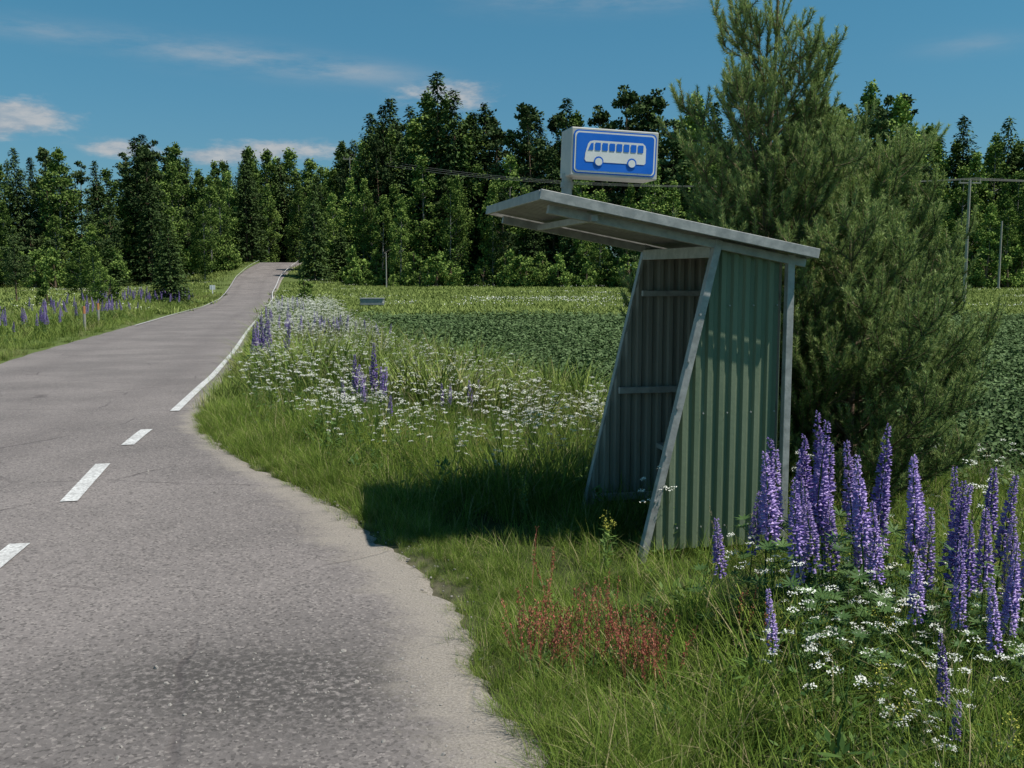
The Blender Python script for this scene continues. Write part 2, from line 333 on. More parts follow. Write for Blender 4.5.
for i in range(4):
    mb=MB(); nb=52; a=rng.uniform(0,6.28,nb); r=.24*np.sqrt(rng.random(nb)); P=np.c_[r*np.cos(a),r*np.sin(a),-.03+0*a]
    mb.blades(P,a+rng.normal(0,1,nb),.48*rng.uniform(.35,1.2,nb),.011*rng.uniform(.6,1.3,nb),rng.uniform(0,.4,nb),rng.uniform(.1,.8,nb),1 if i==3 else 0,rng.uniform(0,1,nb))
    ft.append(proto(mb,'verge_tuft_'+'abcd'[i],[Mgv,Mgs]))
x,y=rpts(46000,-22,10,12,66); k=(x>R(y)+.0)&(x<cropedge(y)+.4)&(rng.random(len(x))<np.clip(16/y,.25,1)); x,y=x[k],y[k]
d=x-R(y); hs_=(.45+.8*ss(0,1.5,d))*(1+.3*np.sin(x*1.7)*np.sin(y*.9))*rng.uniform(.6,1.3,len(x)); sxy=hs_*(1+y/60)
scatter('verge_grass',ft,P3(x,y),rotz(len(x),.1),np.c_[sxy,sxy,hs_*(1+y/200)],rng.choice(4,len(x),p=[.3,.3,.27,.13]))
x,y=rpts(22000,-48,-9,16,112); dl=Lf(y)-x; k=(dl>.1)&(dl<7)&(x>-.62*y-4)&(rng.random(len(x))<np.clip(20/y,.2,1)); x,y=x[k],y[k]; dl=Lf(y)-x
hs_=(.35+.5*ss(0,2,dl))*rng.uniform(.7,1.3,len(x)); sxy=hs_*(1+y/50)
scatter('roadside_grass',ft,P3(x,y),rotz(len(x),.1),np.c_[sxy,sxy,hs_*(1+y/120)],rng.choice(4,len(x),p=[.3,.3,.25,.15]))
mp=[]; Mmd=fol('meadow_blade',(.11,.165,.045),(.26,.31,.095),0,spec=0)
for i in range(3):
    mb=MB(); nb=130; P=np.c_[rng.uniform(-1.4,1.4,nb),rng.uniform(-1.4,1.4,nb),np.zeros(nb)-.05]
    mb.blades(P,rng.uniform(0,6.28,nb),.40*rng.uniform(.4,1.2,nb),.07*rng.uniform(.6,1.3,nb),rng.uniform(0,.5,nb),rng.uniform(.1,.9,nb),0,rng.uniform(.3,1,nb))
    if i==2:
        q=np.c_[rng.uniform(-1.4,1.4,26),rng.uniform(-1.4,1.4,26),rng.uniform(.35,.5,26)]; mb.leaves(q,sph(26),np.tile([0,0,1.],(26,1)),.09,.08,1,.5)
    mp.append(proto(mb,'meadow_patch_'+'abc'[i],[Mmd,Mwhite]))
x,y=rpts(7000,-95,100,62,160); k=(np.minimum(np.abs(x-R(y)),np.abs(x-Lf(y)))>1)&~((x<R(y))&(x>Lf(y)))&(np.abs(x)<.62*y+5)&((x<Lf(y))|(y>63)); x,y=x[k],y[k]
wh=((np.sin(y*.35+np.sin(x*.08)*2)>.9)&(rng.random(len(x))<.3))|((np.abs(x-6)<9)&(np.abs(y-92)<5)&(rng.random(len(x))<.8))
scatter('far_meadow',mp,P3(x,y),rotz(len(x)),rng.uniform(.7,1.2,len(x)),np.where(wh,2,rng.integers(0,2,len(x))))
# ---- crop
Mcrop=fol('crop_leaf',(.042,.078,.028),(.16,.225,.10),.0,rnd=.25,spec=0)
cp=[]
for i in range(4):
    mb=MB(); n=380; P=np.c_[rng.uniform(-.55,.55,n),rng.uniform(-.55,.55,n),rng.uniform(.03,.34,n)]
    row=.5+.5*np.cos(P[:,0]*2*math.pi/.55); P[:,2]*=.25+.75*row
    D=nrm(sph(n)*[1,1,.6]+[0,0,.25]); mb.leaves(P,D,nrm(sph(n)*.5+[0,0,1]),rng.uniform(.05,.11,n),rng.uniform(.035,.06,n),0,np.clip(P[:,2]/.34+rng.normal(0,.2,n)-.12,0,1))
    cp.append(proto(mb,'crop_patch_'+'abcd'[i],[Mcrop]))
pts=[]; yv=9.0
while yv<63:
    sc_=1+max(0,yv-18)/35; st=.95*sc_
    xs=np.arange(-13,.6*yv+6,st); xs=xs+rng.normal(0,.04,len(xs)); ys=yv+rng.normal(0,.08,len(xs)); kk=xs>cropedge(ys)
    pts+= [(a,b_,sc_) for a,b_ in zip(xs[kk],ys[kk])]; yv+=st
pts=np.array(pts); x,y=pts[:,0],pts[:,1]; n=len(x)
rt=np.zeros((n,3)); rt[:,2]=.25+rng.normal(0,.04,n)+math.pi*rng.integers(0,2,n)
hs_=.9+.25*np.sin(x*.5+1)*np.sin(y*.33)
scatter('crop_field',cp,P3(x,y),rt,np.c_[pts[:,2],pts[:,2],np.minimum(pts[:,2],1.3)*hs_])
# ---- weeds
def umbel(i):
    mb=MB(); h=rng.uniform(.6,.9)
    mb.tube([(0,0,-.03),(.02,.01,h*.5),(.03*rng.normal(),.03*rng.normal(),h*.85)],[.004,.003,.002],4,0,.4)
    for j in range(6):
        a=rng.uniform(0,6.28); r=rng.uniform(.03,.16); t=np.array([r*math.cos(a),r*math.sin(a),h*rng.uniform(.72,1.02)])
        mb.tube([(0,0,h*.5),t*[.6,.6,.85],t],[.002,.0015,.001],3,0,.4)
        n=30; a2=rng.uniform(0,6.28,n); rad=rng.uniform(.024,.045); rr_=rad*np.sqrt(rng.random(n)); q=t+np.c_[rr_*np.cos(a2),rr_*np.sin(a2),.012-rr_*.3]
        a3=rng.uniform(0,6.28,n); mb.leaves(q,np.c_[np.cos(a3),np.sin(a3),rng.normal(0,.5,n)],sph(n)*.5+[0,0,1.],.011,.009,1,rng.random(n))
    n=26; q=np.c_[rng.normal(0,.06,n),rng.normal(0,.06,n),rng.uniform(.05,h*.55,n)]; mb.leaves(q,nrm(sph(n)*[1,1,.4]),np.tile([0,0,1.],(n,1)),rng.uniform(.05,.1,n),.025,0,rng.random(n))
    return proto(mb,'cow_parsley_'+'abcd'[i],[Mleaf,Mwhite])
Mseed=fol('seed_head',(.24,.22,.11),(.36,.29,.2),0,spec=0)
def seedgrass(i):
    mb=MB()
    for j in range(7):
        h=rng.uniform(.55,.95); a=rng.uniform(0,6.28); b0=np.array([rng.normal(0,.05),rng.normal(0,.05),-.02]); tip=b0+[.16*h*math.cos(a),.16*h*math.sin(a),h]
        mid=(b0+tip)/2-[.03*math.cos(a),.03*math.sin(a),0]; mb.tube([b0,mid,tip],[.0018,.0014,.0008],3,0,.6)
        n=22; t=rng.uniform(.8,1,n)[:,None]; q=mid+(tip-mid)*((t-.5)*2); mb.tris(q,nrm(sph(n)+[0,0,1.4]),rng.uniform(.012,.028,n),.004,1,rng.random(n))
    return proto(mb,'seed_grass_'+'abc'[i],[Mg1,Mseed])
def sorrel(i):
    mb=MB()
    for j in range(4):
        h=rng.uniform(.28,.5); b0=np.array([rng.normal(0,.04),rng.normal(0,.04),-.02]); tip=b0+[rng.normal(0,.05),rng.normal(0,.05),h]
        mb.tube([b0,(b0+tip)/2,tip],[.002,.0018,.001],3,0,.5)
        n=50; t=rng.uniform(.5,1,n)[:,None]; q=b0+(tip-b0)*t; mb.leaves(q+rng.normal(0,.006,(n,3)),nrm(sph(n)+[0,0,1.2]),sph(n),rng.uniform(.009,.016,n),.007,0,rng.random(n))
    n=14; mb.leaves(np.c_[rng.normal(0,.03,n),rng.normal(0,.03,n),rng.uniform(0,.1,n)],nrm(sph(n)*[1,1,.3]+[0,0,.4]),np.tile([0,0,1.],(n,1)),.08,.02,1,rng.random(n))
    return proto(mb,'red_sorrel_'+'abc'[i],[Mred,Mleaf])
def yellowweed(i):
    mb=MB(); 
    for j in range(5):
        h=rng.uniform(.3,.5); a=rng.uniform(0,6.28); t=np.array([.12*math.cos(a)*rng.random(),.12*math.sin(a)*rng.random(),h]); mb.tube([(0,0,-.02),t*[.4,.4,.5],t],[.003,.002,.001],3,0,.6)
        n=24; q=t+rng.normal(0,.014,(n,3))*[1,1,1.6]; mb.leaves(q,sph(n),sph(n),.010,.008,1,rng.random(n))
        n=12; q=t*rng.uniform(.15,.85,n)[:,None]; mb.leaves(q,nrm(sph(n)*[1,1,.3]+[0,0,.3]),np.tile([0,0,1.],(n,1)),.055,.016,0,rng.random(n))
    return proto(mb,'yellow_weed_'+'abc'[i],[Mleaf,Myel])
def broad(i):
    mb=MB(); n=40; q=np.c_[rng.normal(0,.05,n),rng.normal(0,.05,n),rng.uniform(0,.28,n)]; mb.leaves(q,nrm(sph(n)*[1,1,.3]+[0,0,.35]),nrm(sph(n)*.4+[0,0,1]),rng.uniform(.05,.12,n),rng.uniform(.02,.04,n),0,rng.random(n))
    return proto(mb,'broadleaf_weed_'+'abc'[i],[Mleaf])
# ---- lupine
octF=np.array([[0,2,4],[2,1,4],[1,3,4],[3,0,4],[2,0,5],[1,2,5],[3,1,5],[0,3,5]])
def lupine(i,h,rac,pink=0.):
    mb=MB(); bx,by=rng.normal(0,.05,2)
    P0=np.array([0,0,-.04]);P1=np.array([bx*.3,by*.3,h*.5]);P2=np.array([bx,by,h])
    ax=lambda t:(1-t)**2*P0+2*t*(1-t)*P1+t*t*P2
    mb.tube([ax(t) for t in np.linspace(0,1,7)],np.linspace(.006,.002,7),5,1,.5)
    nw=int(rac/.0195)
    for w in range(nw):
        f=w/nw; c=ax(1-rac/h*(1-f)); k=7 if f<.8 else 5; rad=.042*(1-.66*f**1.6); sz=(.0175)*(1-.58*f**1.5)
        a0=rng.random()*6.28
        for j in range(k):
            if rng.random()<(.4 if f<.15 else .12): continue
            a=a0+j*6.283/k+rng.normal(0,.18); D=nrm(np.array([math.cos(a),math.sin(a),.2+.9*f+rng.normal(0,.25)])); S=np.array([-math.sin(a),math.cos(a),0]); U=np.cross(S,D)
            cc=c+D*rad*.75*rng.uniform(.8,1.2)+[0,0,rng.normal(0,.005)]
            L_=sz*1.1;wd=sz*.5;ht=sz*.7
            v=float(np.clip(.1+.5*rng.random()+.3*(f-.3)+pink,0,1))
            mb.add([cc-D*L_,cc+D*L_,cc+S*wd,cc-S*wd,cc+U*ht,cc-U*ht*.6],octF,0,v)
            q=cc+U*ht*.5; mb.add([q-D*L_*.5-S*wd*.8,q-D*L_*.5+S*wd*.8,q+D*L_*.3+U*ht*1.1+S*wd,q+D*L_*.3+U*ht*1.1-S*wd],[[0,1,2,3]],0,min(1,v+.4))
    for j in range(9):
        t=rng.uniform(.06,max(.2,(h-rac)/h)); c=ax(t); a=rng.uniform(0,6.28); pl=rng.uniform(.07,.18); e=c+[pl*math.cos(a),pl*math.sin(a),pl*.5]
        mb.tube([c,(c+e)/2+[0,0,-.01],e],[.002,.0017,.0015],3,1,.5)
        n=9; aa=np.arange(n)*6.283/n+rng.random(); tl=nrm(np.array([math.cos(a)*.4,math.sin(a)*.4,1.])); D=np.c_[np.cos(aa),np.sin(aa),.3-.35*(np.cos(aa-a))]
        mb.leaves(np.tile(e,(n,1)),nrm(D),np.tile(tl,(n,1)),rng.uniform(.045,.075)*rng.uniform(.85,1.1,n),.013,1,np.full(n,rng.random()))
    return proto(mb,'lupine_'+'abcdefg'[i],[Mpurp,Mlup])
lups=[lupine(0,1.0,.46),lupine(1,.95,.42,.15),lupine(2,1.05,.5,-.1),lupine(3,.8,.34),lupine(4,.9,.44,.3),lupine(5,1.0,.38,-.15)]
lf=[]
for i in range(2):
    mb=MB()
    for j in range(18):
        a=rng.uniform(0,6.28);r=.22*math.sqrt(rng.random());h=rng.uniform(.15,.5)*(1-r); e=np.array([r*math.cos(a)*1.2,r*math.sin(a)*1.2,h]); mb.tube([(e[0]*.4,e[1]*.4,0),e*[.8,.8,.5],e],[.002]*3,3,0,.5)
        n=9; aa=np.arange(n)*6.283/n; D=np.c_[np.cos(aa),np.sin(aa),.25-.35*np.cos(aa-a)]; mb.leaves(np.tile(e,(n,1)),nrm(D),np.tile(nrm(np.array([.4*math.cos(a),.4*math.sin(a),1])),(n,1)),rng.uniform(.045,.075),.013,0,np.full(n,rng.random()))
    lf.append(proto(mb,'lupine_foliage_'+'ab'[i],[Mlup]))
FL=[(.97,4.35,.72,3),(1.2,4.45,.98,0),(1.16,4.15,.85,5),(1.34,4.5,1.02,2),(1.38,4.2,.9,1),(1.28,4.9,.95,4),(1.48,4.55,1.0,0),(1.58,4.3,.95,5),(1.56,4.8,1.02,2),(1.68,4.6,.97,1),(1.74,4.3,.95,0),(1.82,4.75,.97,4),(1.62,3.95,.82,3),(1.78,4.05,.85,2),
 (1.95,4.4,.93,0),(2.02,4.15,.88,1),(1.93,4.0,.8,5),(2.1,4.5,.9,2),(2.2,4.3,.9,4),(2.05,4.75,.95,1),(2.25,4.6,.9,0),(2.35,4.4,.87,3),(1.75,3.8,.7,2),(1.92,3.75,.66,0),(.98,3.65,.55,1),(1.52,3.3,.5,2),(1.45,3.2,.42,3),(2.4,4.1,.86,1),(2.55,4.5,.95,2),(1.42,4.65,.95,5),(1.88,4.55,.93,3),(2.0,3.9,.75,2),
 (1.25,4.3,.8,4),(1.43,4.35,.88,3),(1.63,4.45,.9,4),(1.86,4.25,.82,4),(2.12,4.2,.82,0),(1.08,4.6,.75,1),(2.3,4.85,.92,5),(1.5,5.0,.95,1),(1.75,5.0,.95,4),(1.22,4.62,1.0,2),(1.45,4.4,1.0,0),(1.7,4.7,1.0,2),(1.3,4.38,.9,1),(1.66,4.2,.8,0),(2.08,4.0,.72,4)]
FL=np.array(FL); n=len(FL)
scatter('lupine_cluster',lups,P3(FL[:,0]+rng.normal(0,.03,n),FL[:,1]),rotz(n,.05),np.c_[FL[:,2]*1.05,FL[:,2]*1.05,FL[:,2]*.97*rng.uniform(.92,1.04,n)],FL[:,3].astype(int))
x=rng.uniform(.9,2.7,44);y=rng.uniform(3.6,5.2,44); k=x>.26*y; scatter('lupine_foliage',lf,P3(x[k],y[k]),rotz(k.sum(),.1),rng.uniform(.5,.95,k.sum()))
C=[(-1.6,11.4,.14,8,.85),(-2.0,11.8,.10,4,.72),(-.65,12.2,.25,5,.75),(-4.3,17.2,.3,9,.95),(-4.95,17.6,.2,6,.85),(-1.15,10.6,.2,2,.65),(-6.2,27,.8,26,1.0),(-5.0,28,.5,14,1.0),(-4.4,29,.4,10,1.0),(-7.3,31,.6,12,.95),(-8.6,36,.8,16,1.0),(-10.5,45,1,18,1.1),(-12.5,55,1.2,20,1.2)]
x=[];y=[];s_=[]
for a,b_,r,k,q in C:
    x+=list(rng.normal(a,r,k));y+=list(rng.normal(b_,r*1.5,k));s_+=list(q*rng.uniform(.7,1.15,k))
x=np.array(x);y=np.array(y);s_=np.array(s_); k=x>R(y)+.3
scatter('lupine_patch',lups[:],P3(x[k],y[k]),rotz(k.sum(),.08),np.c_[s_[k]*1.2,s_[k]*1.2,s_[k]])
x,y=rpts(3200,-50,-10,24,95); dl=Lf(y)-x; k=(dl>1.2)&(dl<6)&(np.sin(y*.25+1)+np.sin(x*.6)>-.3)&(rng.random(len(x))<.6); q=rng.uniform(.65,.95,k.sum())*(1+y[k]/150); scatter('roadside_lupines',lups,P3(x[k],y[k]),rotz(k.sum(),.08),np.c_[q*1.3,q*1.3,q])
umb=[umbel(i) for i in range(4)]
x,y=rpts(13000,-14,7,2.2,58); d=x-R(y)
dens=np.where(y>8.2,.9,.10)*np.where((y>7)&(x<.6),3,1)*np.clip(18/np.maximum(y,18),.35,1)*(.5+.5*(np.sin(x*1.3+y*.5)>-.3))
k=(d>.5)&(x<cropedge(y)+.2)&(rng.random(len(x))<dens)&~((y<6)&(x<1.2)); x,y=x[k],y[k]
ex=rng.uniform(1.0,2.5,60);ey=rng.uniform(3.0,4.7,60); kk=ex>.24*ey; x=np.r_[x,ex[kk]];y=np.r_[y,ey[kk]]
scatter('cow_parsley',umb,P3(x,y),rotz(len(x),.14),rng.uniform(.5,1.0,len(x))*(1+np.clip(y-15,0,40)/45)*np.where(y<5,.78,1))
x,y=rpts(3600,-9,9,2,26); d=x-R(y); k=(d>.35)&(x<cropedge(y)+.3)&(rng.random(len(x))<.5)&(rng.random(len(x))>.85*lowzone(x,y))
scatter('seed_grass',[seedgrass(i) for i in range(3)],P3(x[k],y[k]),rotz(k.sum(),.1),(.5+.35*ss(.3,1.5,d[k]))*rng.uniform(.7,1.15,k.sum())*(1+np.clip(y[k]-8,0,20)/40))
xx=np.concatenate([rng.normal(.17,.08,13),rng.normal(.52,.07,15),rng.normal(.3,.5,8)]);yy_=np.concatenate([rng.normal(3.98,.12,13),rng.normal(3.85,.12,15),rng.normal(4.0,.6,8)])
k=xx>R(yy_)+.15; scatter('red_sorrel',[sorrel(i) for i in range(3)],P3(xx[k],yy_[k]),rotz(k.sum(),.1),rng.uniform(.6,.85,k.sum()))
x,y=rpts(900,-4,3.2,2.4,14); d=x-R(y); k=(d>.9)&(rng.random(len(x))<.4)&(rng.random(len(x))>.9*lowzone(x,y)); scatter('yellow_weeds',[yellowweed(i) for i in range(3)],P3(x[k],y[k]),rotz(k.sum(),.1),rng.uniform(.5,.85,k.sum()))
x,y=rpts(4000,-9,8,2.2,22); d=x-R(y); k=(d>.3)&(x<cropedge(y)+.3)&(rng.random(len(x))<.6); scatter('broadleaf_weeds',[broad(i) for i in range(3)],P3(x[k],y[k]),rotz(k.sum(),.15),rng.uniform(.4,1.0,k.sum())*(1-.5*lowzone(x[k],y[k]))*(1+np.clip(y[k]-8,0,20)/30)*(.5+.5*ss(.3,1,d[k])))
pb=[]
for i in range(3):
    bm=bmesh.new(); bmesh.ops.create_icosphere(bm,subdivisions=1,radius=1)
    for v in bm.verts: v.co=Vector((v.co.x*random.uniform(.7,1.2),v.co.y*random.uniform(.6,1),v.co.z*random.uniform(.4,.7)))
    me=bpy.data.meshes.new('pebble_'+'abc'[i]); bm.to_mesh(me); bm.free(); me.materials.append(M_stone); pb.append(bpy.data.objects.new('pebble_'+'abc'[i],me))
x,y=rpts(14000,-5,1.5,2.6,14); d=R(y)-x; k=(d>-.2)&(rng.random(len(x))<np.exp(-np.clip(d,0,9)/.3)); x1,y1=x[k],y[k]
x2=rng.normal(-.9,.65,420);y2=rng.normal(3.8,.28,420); k=x2<R(y2)-.05; x1=np.r_[x1,x2[k]];y1=np.r_[y1,y2[k]]
scatter('roadside_gravel',pb,np.c_[x1,y1,base(x1,y1)+.0],rotz(len(x1),.5),rng.gamma(2.2,.0016,len(x1))+.0015)
# ---------------------------------------------------------------- bus shelter
O=np.array([.74,5.9]);T=np.array([.974,.224]);NN=np.array([-.224,.974])
def SP(t,s_,z): q=O+T*t+NN*s_; return np.array([q[0],q[1],z])
SH=empty('bus_shelter',(0,0,0))
rz=lambda t:2.10-.187*(t+.627)
und=lambda t:rz(t)-.055
TT=.473;TB=.92;W=1.12
slant=lambda t:-.15+(und(TT)+.15)*t/TT
def corr(n,pitch=.078,depth=.018):
    u=[];o_=[]
    for i in range(n):
        for f,h in((0,0),(.36,0),(.5,1),(.86,1)): u.append((i+f)*pitch);o_.append(h*depth)
    return np.array(u),np.array(o_)
def wallmesh(name,us,offs,pt,zt,zb,mat,th=.003):
    mb=MB();V=[]
    for u,o_ in zip(us,offs): V.append(pt(u,o_,zb(u)));V.append(pt(u,o_,max(zb(u)+.002,zt(u))))
    i=np.arange(len(us)-1)*2; mb.add(V,np.stack([i,i+2,i+3,i+1],1)); ob=mb.obj(name,[mat,M_greenin],SH)
    sm=ob.modifiers.new('Solid','SOLIDIFY'); sm.thickness=th; sm.offset=0; sm.material_offset=1 if mat==M_green else 0; return ob
us,of=corr(13); k=us<TB-.03; us,of=us[k],of[k]; us=np.r_[us,TB-.03]+.02; of=np.r_[of,0]; us[-1]=TB-.01
fine=lambda t:min(und(t)-.02,slant(t))
wallmesh('side_wall_near',us,of,lambda u,o_,z:SP(u,.012-o_,z),fine,lambda t:-.03,M_green)
wallmesh('side_wall_far',us,of,lambda u,o_,z:SP(u,W-.012+o_,z),fine,lambda t:.0,M_greenin)
us2,of2=corr(14); us2=us2+.02
wallmesh('rear_wall',us2,of2,lambda u,o_,z:SP(TB+.012+o_,u,z),lambda t:und(TB)-.03,lambda t:.0,M_green)
mb=MB()
for s_ in(-.035,W+.035):
    mb.beam(SP(-.01,s_,-.26),SP(TT+.012,s_,und(TT+.012)+.0),.045,.05,up=(*NN,0))
    mb.beam(SP(TB+.035,s_,-.45),SP(TB+.035,s_,und(TB)+.0),.045,.045,up=(*NN,0))
    mb.beam(SP(-.56,s_,und(-.56)-.028),SP(1.05,s_,und(1.05)-.028),.04,.05)
mb.obj('posts',[M_galv],SH,bevel=.003)
mb=MB()
for z,w in((.06,.05),(.82,.045),(1.5,.04)):
    t0=(z+.15)/(und(TT)+.15)*TT+.03
    mb.beam(SP(t0,W-.05,z),SP(TB-.02,W-.05,z),.03,w)
    mb.beam(SP(TB-.02,.06,z),SP(TB-.02,W-.06,z),.03,w,)
mb.beam(SP(TT-.01,-.01,und(TT)-.07),SP(TT-.01,W+.01,und(TT)-.07),.04,.07)
mb.beam(SP(-.3,-.1,und(-.3)-.03),SP(-.3,W+.08,und(-.3)-.03),.04,.04)
mb.obj('rails',[M_galv],SH,bevel=.003)
mb=MB()
for f in np.linspace(.08,.92,7):
    q=SP(TT*f,-.062,-.15+(und(TT)+.15)*f); mb.tube([q,q-np.array([*NN,0])*.007],.008,6,cap=True)
for z in(.1,.8,1.45):
    for t in np.arange(.1,.9,.156):
        if slant(t)>z+.06: q=SP(t+.015,-.001,z); mb.tube([q,q-np.array([*NN,0])*.008],.005,6,cap=True)
mb.obj('bolts',[M_galv],SH)
mb=MB(); mb.beam(SP(.68,.06,.42),SP(.68,W-.06,.42),.28,.035); mb.obj('bench_seat',[M_wood],SH,bevel=.004)
mb=MB();V=[];ur,orr=corr(19,.076,.016)
for u,o_ in zip(ur,orr):
    s_=-.14+u
    for t in(-.615,1.05): V.append(SP(t,s_,rz(t)-.034+o_))
i=np.arange(len(ur)-1)*2; mb.add(V,np.stack([i,i+1,i+3,i+2],1)); ob=mb.obj('roof_sheet',[M_roof],SH); sm=ob.modifiers.new('Solid','SOLIDIFY'); sm.thickness=.003
mb=MB(); s0,s1=-.165,-.14+ur[-1]+.02
for s_ in(s0,s1): mb.beam(SP(-.64,s_,rz(-.64)-.025),SP(1.07,s_,rz(1.07)-.025),.022,.058)
mb.beam(SP(-.632,s0+.012,rz(-.632)-.027),SP(-.632,s1-.012,rz(-.632)-.027),.022,.055); mb.beam(SP(1.062,s0+.012,rz(1.062)-.027),SP(1.062,s1-.012,rz(1.062)-.027),.022,.05)
mb.obj('roof_fascia',[M_galv],SH,bevel=.003)
# ---------------------------------------------------------------- bus stop sign
SG=empty('bus_stop_sign',(.335,5.86,2.205)); 
SG.rotation_euler=(0,math.radians(2.0),math.radians(13))
w_,h_,d_=.53,.275,.22
def rrect(x0,z0,x1,z1,r,n=5):
    out=[]
    for cx,cz,a0 in((x1-r,z0+r,-90),(x1-r,z1-r,0),(x0+r,z1-r,90),(x0+r,z0+r,180)):
        for i in range(n+1):
            a=math.radians(a0+90*i/n); out.append((cx+r*math.cos(a),cz+r*math.sin(a)))
    return out
mb=MB(); mb.beam((0,d_/2,h_/2),(w_,d_/2,h_/2),d_,h_,up=(0,0,1)); mb.obj('sign_box',[M_frame],SG,bevel=.006)
def plate(name,shapes,y,mat):
    mb=MB()
    for sh in shapes: mb.add([(a,y,b_) for a,b_ in sh],[list(range(len(sh)))])
    mb.obj(name,[mat],SG)
circ=lambda cx,cz,r:[(cx+r*math.cos(a),cz+r*math.sin(a)) for a in np.linspace(0,2*math.pi,24,endpoint=False)]
plate('blue_border',[rrect(.012,.014,w_-.012,h_-.014,.028)],-.003,M_blue)
plate('white_border',[rrect(.020,.022,w_-.020,h_-.022,.024)],-.005,M_white)
plate('blue_face',[rrect(.029,.031,w_-.029,h_-.031,.018)],-.007,M_blue)
bx0,bx1,bz0,bz1=.08,.452,.082,.204
body=[(bx0,bz0+.012),(bx0+.01,bz0),(bx1-.008,bz0),(bx1,bz0+.01),(bx1,bz1-.03),(bx1-.006,bz1-.012),(bx1-.022,bz1),(bx0+.055,bz1),(bx0+.03,bz1-.006),(bx0+.018,bz1-.02),(bx0+.004,bz0+.05)]
plate('bus_symbol',[body],-.009,M_white)
wn=[]
for i in range(7):
    a=bx0+.06+i*.0435; wn.append(rrect(a,bz0+.066,a+.034,bz1-.012,.004,2))
wn.append([(bx0+.018,bz0+.066),(bx0+.05,bz0+.066),(bx0+.05,bz1-.014),(bx0+.034,bz1-.018)])
wn+=[circ(bx0+.085,bz0+.004,.029),circ(bx1-.085,bz0+.004,.029)]
plate('bus_windows',wn,-.011,M_blue)
plate('bus_wheels',[circ(bx0+.085,bz0+.002,.0215),circ(bx1-.085,bz0+.002,.0215)],-.013,M_white)
mb=MB(); mb.tube([(.02,.13,-.19),(.02,.13,.02)],.032,16,0,cap=True); mb.beam((-.05,.13,-.165),(.09,.13,-.165),.12,.012); mb.tube([(.02,.13,-.06),(.02,.13,-.03)],.038,16,0,cap=True)
mb.obj('mounting_pole',[M_galv],SG,smooth=False)
# ---------------------------------------------------------------- foreground pines
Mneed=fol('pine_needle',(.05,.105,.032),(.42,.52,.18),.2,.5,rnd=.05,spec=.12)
def pine_near(name,loc,H,spread,seed,dens=560,fill=4):
    global rng
    rng=np.random.default_rng(seed); mb=MB(); mbw=MB()
    tr=np.array([[0.03*math.sin(z*2),.03*math.cos(z*1.7),z] for z in np.linspace(-.1,H,12)]); mbw.tube(tr,np.linspace(.05,.009,12),8)
    def needles(p0,p1,dn,Ln,v):
        L_=np.linalg.norm(p1-p0); n=max(4,int(L_*dn)); t=rng.random(n)[:,None]; ax=(p1-p0)/L_
        q=p0+(p1-p0)*t; r=sph(n); r=nrm(r-(r@ax)[:,None]*ax); D=nrm(ax*rng.uniform(.6,1.6,n)[:,None]+r)
        mb.tris(q,D,Ln*rng.uniform(.7,1.15,n),.0052,0,np.clip(v+rng.normal(0,.10,n),0,1))
    def candle(p,D,v,k=1.):
        D=nrm(D*.7+[0,0,.8]+rng.normal(0,.1,3)); L_=rng.uniform(.10,.20)*k; mbw.tube([p,p+D*L_],[.004,.003],3); needles(p,p+D*L_,720,.042,v)
    def twig(p,D,L_,lvl,v):
        k=max(2,int(L_/.14)); pts=[p]; d_=D.copy()
        for i in range(k):
            d_=nrm(d_+np.array([0,0,.12])+rng.normal(0,.06,3)); pts.append(pts[-1]+d_*L_/k)
        mbw.tube(pts,np.linspace(.004+.009*L_,.003,len(pts)),4)
        s0=0 if lvl>0 else int(k*.35)
        for i in range(s0,k):
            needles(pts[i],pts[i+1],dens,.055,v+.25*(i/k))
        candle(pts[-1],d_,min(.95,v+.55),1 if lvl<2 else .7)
        if lvl<2:
            for i in range(max(1,int(k*.3)) if lvl==0 else 1,k+1):
                f=i/k; ll_=(L_*(1-f)*.48+.15)*rng.uniform(.7,1.2)
                if lvl==1: ll_*=.7
                for sg in(-1,1):
                    if rng.random()<(.12 if lvl==0 else .45): continue
                    ax=nrm(pts[i]-pts[i-1]); S=nrm(np.cross(ax,[0,0,1.])+rng.normal(0,.35,3)); dd=nrm(ax*.8+S*sg*.8+[0,0,.2]); twig(pts[i],dd,ll_,lvl+1,v)
    z=.15
    while z<H-.4:
        f=z/H; n=5; el=math.radians(6+ (54)*f**1.3); L_=spread*(1-f)**.65*(.7+.3*min(1,f/.2))+.18
        a0=rng.random()*6.28
        for j in range(n):
            a=a0+j*6.283/n+rng.normal(0,.25); e=el+rng.normal(0,.12); p=np.array([np.interp(z,tr[:,2],tr[:,0]),np.interp(z,tr[:,2],tr[:,1]),z])
            ll_=L_*rng.uniform(.65,1.25)
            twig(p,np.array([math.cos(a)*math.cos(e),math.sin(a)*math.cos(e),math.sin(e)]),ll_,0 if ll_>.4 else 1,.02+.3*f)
        if f<.68:
            for j in range(fill):
                a=rng.random()*6.28; p=np.array([0,0,z+.15]); twig(p,np.array([math.cos(a),math.sin(a),.25]),L_*rng.uniform(.5,.8),1,.02)
        z+=(.29 if f<.55 else .42)*rng.uniform(.85,1.15)
    needles(tr[-3],tr[-1],700,.045,.7)
    for j in range(5):
        a=j*1.257; d_=nrm(np.array([math.cos(a)*.38,math.sin(a)*.38,1])); p=tr[-1]-[0,0,.36]; mbw.tube([p,p+d_*.28],[.006,.003],4); needles(p,p+d_*.3,700,.042,.8)
    E=empty(name,loc); mb.obj('needles',[Mneed],E); mbw.obj('trunk_and_branches',[M_bark],E,smooth=True); print(name,len(mb.F))
pine_near('pine_tree',(2.03,8.0,float(gz(2.03,8.0))),4.12,1.08,11)
